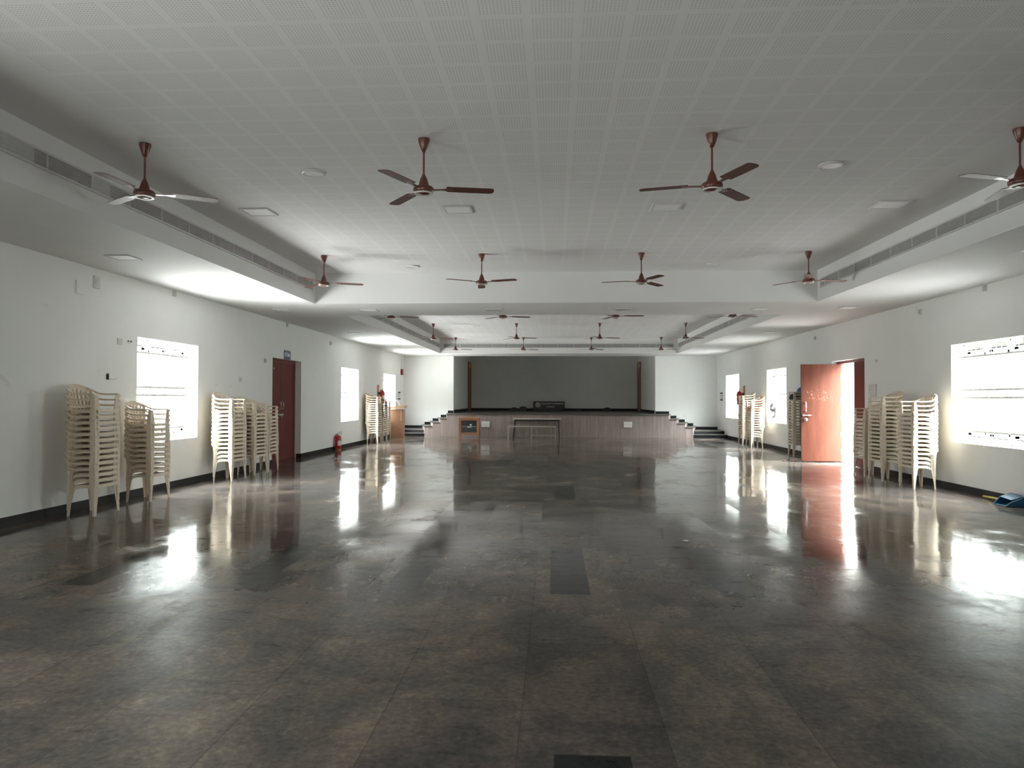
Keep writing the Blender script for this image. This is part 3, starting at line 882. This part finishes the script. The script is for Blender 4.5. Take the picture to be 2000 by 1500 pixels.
def cabinet():
    x0, x1, y, z0, z1 = -3.43, -2.70, 26.35, .11, .72
    t = thing('display_cabinet', 'small orange brown wooden cabinet with dark glass front, standing before the stage', 'cabinet', ((x0+x1)/2, y, 0))
    w = (x1-x0)/2; D = .36
    b = MB(); b.box(-w, -w+.03, 0, D, z0, z1); b.box(w-.03, w, 0, D, z0, z1); b.box(-w, w, 0, D, z0, z0+.03); b.box(-w-.015, w+.015, -.02, D, z1-.03, z1); b.box(-w, w, D-.02, D, z0, z1)
    b.build('carcass', M['teak'], t)
    f = MB(); e = .085
    f.box(-w, -w+e, -.022, 0, z0, z1-.03); f.box(w-e, w, -.022, 0, z0, z1-.03); f.box(-w+e, w-e, -.022, 0, z0, z0+e); f.box(-w+e, w-e, -.022, 0, z1-.03-e*.8, z1-.03)
    d = f.build('door', M['teak'], t)
    MB().box(-w+e, w-e, -.012, -.006, z0+e, z1-.03-e*.8).build('glass_panel', M['dglass'], d)
    s = MB(); s.box(-w+e+.03, w-e-.03, -.016, -.0125, .40, .412); s.build('shelf_edge', M['shelf'], d)
    q = MB(); q.box(.03, .10, -.018, -.0125, .44, .49); q.box(-.06, .09, -.018, -.0125, .375, .40); q.build('label_card', M['paper'], d)
    for sx in (-1, 1):
        for yy in (.0, D-.05):
            a, c = sorted((sx*w, sx*(w-.055))); MB().box(a, c, yy, yy+.05, 0, z0).build('leg', M['teak'], t)
cabinet()
def wall_plate(name, label, cat, x, y, z, w, h, nrm, mat, rows=1, cols=1, rock=None, d=.02, group=None):
    """nrm: '-Y', '+X' (left wall) or '-X' (right wall)"""
    rz = {'-Y': 0, '+X': PI/2, '-X': -PI/2}[nrm]
    t = thing(name, label, cat, (x, y, z), rz, group)
    MB().hexa([(-w/2, 0, -h/2), (w/2, 0, -h/2), (w/2, 0, h/2), (-w/2, 0, h/2)][::-1], [(-w/2+.004, -d, -h/2+.004), (w/2-.004, -d, -h/2+.004), (w/2-.004, -d, h/2-.004), (-w/2+.004, -d, h/2-.004)][::-1]).build('plate', mat, t)
    for i in range(cols):
        for j in range(rows):
            a = -w/2+w*(i+.22)/cols; c = -w/2+w*(i+.78)/cols; e = -h/2+h*(j+.25)/rows; g = -h/2+h*(j+.75)/rows
            MB().box(a, c, -d-.005, -d+.001, e, g).build('switch' if rock is None else 'socket', rock or M['white'], t)
    return t
wall_plate('switch_board', 'white switch panel on the stage front, beside the cabinet', 'switch panel', -2.53, YS, .465, .31, .22, '-Y', M['switch'], 2, 4)
wall_plate('switch_board', 'white switch panel on the right part of the stage front', 'switch panel', 2.66, YS, .475, .31, .21, '-Y', M['switch'], 2, 4)
def table():
    t = thing('folding_table', 'long narrow table with pale top and dark legs, against the stage front', 'table', (-.63, 26.72, 0))
    MB().box(-.87, .87, -.25, .25, .665, .70).build('tabletop', M['tabletop'], t)
    for sx in (-1, 1):
        for yy in (-.2, .2):
            MB().sweep([(sx*.86-(.06 if sx > 0 else .0)*1, yy, 0.0), (sx*.78, yy, .665)], .035, .035, up=(0, 1, 0)).build('leg', M['tableleg'], t)
    MB().box(-.78, .78, -.21, -.19, .60, .66).build('apron', M['tableleg'], t)
table()
def bench():
    t = thing('bench', 'low grey steel bench on thin legs, in front of the narrow table', 'bench', (-.80, 26.15, 0))
    MB().box(-.86, .86, -.16, .16, .405, .435).build('seat', M['bench'], t)
    for x in (-.845, -.02, .83):
        for yy in (-.145, .145):
            MB().box(x-.014, x+.014, yy-.014, yy+.014, 0, .405).build('leg', M['bench'], t)
    MB().box(-.02, .83, .135, .155, .09, .115).build('stretcher', M['bench'], t)
bench()
def lectern():
    t = thing('lectern', 'wooden lectern with overhanging top, by the left wall near the stage steps', 'lectern', (-5.56, 25.9, 0))
    b = MB(); b.hexa([(-.22, -.2, .05), (.22, -.2, .05), (.22, .2, .05), (-.22, .2, .05)], [(-.225, -.22, 1.02), (.225, -.22, 1.02), (.225, .22, 1.02), (-.225, .22, 1.02)])
    b.build('body', M['oak'], t)
    MB().box(-.24, .24, -.22, .22, 0, .05).build('plinth', M['oak'], t)
    MB().hexa([(-.28, -.27, 1.02), (.29, -.27, 1.06), (.29, .26, 1.06), (-.28, .26, 1.02)], [(-.28, -.27, 1.11), (.29, -.27, 1.15), (.29, .26, 1.15), (-.28, .26, 1.11)]).build('top', M['oak2'], t)
    MB().box(.155, .205, -.226, -.20, .62, .98).build('trim_strip', M['oak2'], t)
    p = thing('paper_stand', 'bent white paper sheet standing on the lectern top', 'paper', (-5.55, 25.85, 1.135))
    q = MB(); q.rings([[(-.09, y, .19), (-.02, y, .21), (.03, y, .15), (.09, y, 0.008), (.085, y, 0.008), (.025, y, .145), (-.02, y, .204), (-.09, y, .185)] for y in (-.1, .1)])
    q.build('sheet', M['paper'], p)
lectern()

# ------------------------------------------------------------------ safety equipment
def extinguisher(loc, label, rz=0, r=.075, h=.40):
    t = thing('fire_extinguisher', label, 'fire extinguisher', loc, rz)
    MB().lathe([(r*.9, 0), (r*.95, .012), (r*.95, .03), (r*.9, .04)], 20).build('foot_ring', M['orangewood'], t, smooth=True)
    c = MB().lathe([(r*.9, .035), (r, .05), (r, h*.78), (r*.9, h*.88), (r*.55, h*.96), (.022, h)], 24).build('cylinder', M['red'], t, smooth=True)
    l = MB(); l.rings([[(r*1.01*cos(a), r*1.01*sin(a), z) for a in [(-100+k*14)*PI/180 for k in range(6)]] for z in (h*.3, h*.62)], closed=False, cap=False)
    l.build('instruction_label', M['paper'], c)
    v = MB(); v.lathe([(.02, h-.005), (.02, h+.035), (.012, h+.04)], 12); v.build('valve', M['steel'], t)
    g = MB(); g.sweep([(-.01, 0, h+.05), (.05, 0, h+.075), (.11, 0, h+.065)], .02, .008); g.sweep([(-.01, 0, h+.03), (.05, 0, h+.035), (.10, 0, h+.02)], .02, .008); g.build('lever', M['blackp'], t)
    q = MB(); q.tube([(-.02, 0, h+.02), (-.06, 0, h), (-r-.02, 0, h*.75), (-r-.018, 0, h*.3)], .010, 8); q.build('hose', M['blackp'], t, smooth=True)
    return t
extinguisher((-5.84, 19.66, 0), 'red fire extinguisher standing on the floor by the left wall', .3, .085, .42)
for x, sx, y, nm in ((XL, 1, 24.75, 'left'), (XR, -1, 24.9, 'right')):
    b = thing('mounting_board', 'orange wooden mounting board beside the extinguisher on the %s wall' % nm, 'board', (x, y-sx*0-.22, 1.62))
    a, c = sorted((0, sx*.03)); MB().box(a, c, -.07, .13, -.30, .24).build('board', M['orangewood'], b)
    a, c = sorted((sx*.03, sx*.07)); MB().box(a, c, -.02, .06, -.08, .0).build('bracket', M['blackp'], b)
    extinguisher((x+sx*.14, y-.10, 1.22), 'red fire extinguisher hung high on the %s wall by the last window' % nm, .4, .08, .46)
def box_thing(name, label, cat, x, y, z, w, h, d, nrm, mat, face=None):
    rz = {'-Y': 0, '+X': PI/2, '-X': -PI/2}[nrm]
    t = thing(name, label, cat, (x, y, z), rz)
    MB().box(-w/2, w/2, -d, 0, -h/2, h/2).build('housing', mat, t)
    if face: MB().box(-w/3, w/3, -d-.006, -d+.001, -h/3, h/3).build('face', face, t)
    return t
box_thing('alarm_box', 'dark red alarm box high on the left wall near the corner', 'alarm', XL, 28.35, 2.43, .22, .22, .07, '+X', M['maroonbox'], M['red'])
tag(MB().tube([(0, 0, 0), (0, 0, .54)], .011, 6).build('conduit', M['white'], None, (XL+.012, 28.35, 2.54)), 'white conduit from the ceiling down to the red alarm box', 'conduit')
for x, nr, y, nm in ((XL, '+X', 27.95, 'left'), (XR, '-X', 28.0, 'right')):
    t = thing('speaker_panel', 'narrow grey panel with dark ends on the %s wall near the stage corner' % nm, 'wall panel', (x, y, 1.51), PI/2 if nr == '+X' else -PI/2)
    MB().box(-.14, .14, -.03, 0, -.10, .10).build('panel', M['grille'], t)
    for z in (-.125, .125): MB().box(-.14, .14, -.035, 0, z-.025, z+.025).build('end_cap', M['blackp'], t)

# ------------------------------------------------------------------ small wall fittings
wall_plate('wall_socket', 'pale square socket plate high on the left wall, nearest the camera', 'socket', XL, 9.23, 2.90, .13, .16, '+X', M['switch'], 1, 1, M['lampframe'])
wall_plate('wall_socket', 'blank white box high on the left wall, beside a socket plate', 'socket', XL, 8.89, 2.78, .16, .17, '+X', M['wall'], 0, 0)
wall_plate('wall_socket', 'small grey socket plate just left of the first left window', 'socket', XL, 9.76, 2.17, .11, .09, '+X', M['switch'], 1, 1, M['lampframe'], .015)
wall_plate('wall_socket', 'tiny plate with two dark holes beside the first left window', 'socket', XL, 9.99, 2.19, .13, .04, '+X', M['wall'], 1, 2, M['blackp'], .008)
h = thing('wall_hook', 'small dark L shaped hook on the left wall above the chairs', 'hook', (XL, 9.5, 1.66))
MB().box(0, .02, -.02, .01, -.02, .06).build('back_plate', M['blackp'], h)
MB().tube([(.01, 0, -.01), (.03, .10, -.01), (.03, .16, .0)], .006, 6).build('prong', M['steel'], h)
for x, nr, y, z, lab in ((XL, '+X', 11.18, 3.03, 'tiny grey clip under the ceiling above the first left window'), (XL, '+X', 16.06, 3.03, 'tiny grey clip under the ceiling above the closed door'),
                         (XL, '+X', 14.84, 2.17, 'small grey clip on the left wall just left of the door sign'), (XL, '+X', 13.63, 1.75, 'tiny grey clip on the left wall above the chairs by the closed door'),
                         (XR, '-X', 12.96, 2.91, 'small grey clip high on the right wall above the chairs'), (XR, '-X', 11.05, 3.03, 'tiny grey clip under the ceiling above the near right window'),
                         (XR, '-X', 18.04, 2.88, 'small grey clip high on the right wall above the open door leaf'), (XL, '+X', 19.26, 2.86, 'small grey clip high on the left wall beyond the closed door')):
    box_thing('wall_clip', lab, 'wall fitting', x, y, z, .07, .085, .03, nr, M['lampframe'], M['alu'])
wall_plate('switch_board', 'tall ivory switch board on the right wall beside the doorway', 'switch panel', XR, 14.87, 1.555, .34, .31, '-X', M['switch'], 2, 4)
wall_plate('wall_socket', 'small dim plate on the right wall above the switch board', 'socket', XR, 14.7, 2.16, .07, .05, '-X', M['grille'], 0, 0)
t = thing('door_sign', 'small blue and white sign above the closed maroon door', 'sign', (XL, 16.10, DZ), PI/2)
MB().box(-.19, .19, -.012, 0, .004, .20).build('plate', M['signblue'], t)
MB().hexa([(-.185, -.0125, .065), (.12, -.0125, .065), (.12, -.012, .065), (-.185, -.012, .065)], [(-.185, -.0135, .155), (.03, -.0135, .155), (.03, -.012, .155), (-.185, -.012, .155)]).build('band', M['signpale'], t)
MB().hexa([(.03, -.014, .07), (.16, -.014, .07), (.16, -.012, .07), (.03, -.012, .07)], [(.04, -.014, .14), (.08, -.014, .14), (.08, -.012, .14), (.04, -.012, .14)]).build('pointer', M['paper'], t)

# ------------------------------------------------------------------ loose things
def dustpan():
    t = thing('dustpan', 'blue dustpan with yellow handle lying by the right wall skirting', 'dustpan', (6.05, 10.25, 0), 0)
    p = MB(); W = .15
    p.hexa([(-.14, -.20, .004), (.10, -.20, .004), (.10, .10, .004), (-.14, .10, .004)], [(-.14, -.20, .01), (.10, -.20, .01), (.10, .10, .01), (-.14, .10, .01)])
    p.hexa([(.10, -.20, .004), (.13, -.20, .004), (.13, .10, .004), (.10, .10, .004)], [(.10, -.18, .13), (.13, -.18, .13), (.13, .12, .15), (.10, .12, .15)])
    p.hexa([(-.14, .085, .004), (.10, .085, .004), (.10, .10, .004), (-.14, .10, .004)], [(-.05, .085, .10), (.10, .085, .15), (.10, .10, .15), (-.05, .10, .10)])
    p.hexa([(-.14, -.20, .004), (.10, -.20, .004), (.10, -.19, .004), (-.14, -.19, .004)], [(-.10, -.20, .05), (.10, -.20, .13), (.10, -.19, .13), (-.10, -.19, .05)])
    p.hexa([(-.05, -.16, .085), (.10, -.16, .125), (.10, .10, .15), (-.05, .10, .10)], [(-.05, -.16, .091), (.10, -.16, .131), (.10, .10, .156), (-.05, .10, .106)])
    p.build('pan', M['blue'], t)
    MB().tube([(.02, .09, .05), (.05, .40, .04), (.09, .72, .025)], .016, 8).build('handle', M['yellow'], t, smooth=True)
dustpan()
def bundle(name, label, cat, loc, mat, r, seed, sq=.7):
    rnd = random.Random(seed); mb = MB(); rs = []
    n = 14
    prof = [(.25, 0), (.8, .03), (1.0, .35), (.95, .7), (.6, 1.1), (.2, 1.3)]
    for pr, z in prof:
        rs.append([(r*pr*cos(2*PI*i/n)*(1+rnd.uniform(-.22, .22)), r*pr*sin(2*PI*i/n)*(1+rnd.uniform(-.22, .22)), r*z*sq*(1+rnd.uniform(-.1, .1)*(z > .1))) for i in range(n)])
    mb.rings(rs); o = mb.build(name, mat, None, loc, smooth=True)
    return tag(o, label, cat)
zt = 15*PITCH
bundle('cloth_bundle', 'crumpled dark grey cloth on the chair stack behind the open door', 'cloth', (RX-.10, 17.86, zt+.372), M['greycloth'], .13, 3, .9)
bundle('cloth_bundle', 'blue cloth bundle on the chair stack behind the open door', 'cloth', (RX+.09, 17.98, zt+.372), M['bluebag'], .12, 5, 1.9)
bundle('paper_scrap', 'white crumpled paper on the dark cloth behind the open door', 'paper', (RX-.12, 17.83, zt+.372+.135), M['paper'], .04, 8, .7)
bundle('lump', 'pale pinkish rag on the floor at the foot of the door leaf', 'lump', (5.44, 17.15, 0), M['pink'], .07, 9, .6)  # small irregular pinkish mound on the floor
bundle('lump', 'smaller pinkish piece on the floor left of the rag', 'lump', (5.25, 17.2, 0), M['pink'], .05, 12, .5)
bundle('paper_scrap', 'tiny white paper scrap on the floor right of centre', 'paper', (1.30, 7.4, 0), M['paper'], .028, 14, .3)
c = MB(); pts = []
for k in range(40):
    a = k/39*2.3*2*PI; pts.append((.03*sin(a*.7), .17*cos(a)+.01*k/39, .20*sin(a)))
c.tube(pts, .017, 6)
co = tag(c.build('cable_coil', M['blackp'], None, (XR+.055, 21.72, 1.08), smooth=True), 'coiled black cable hanging at the grille of the middle right window', 'cable')
MB().box(-.04, .05, -.06, .04, -.03, .06).build('plug_box', M['blackp'], co)
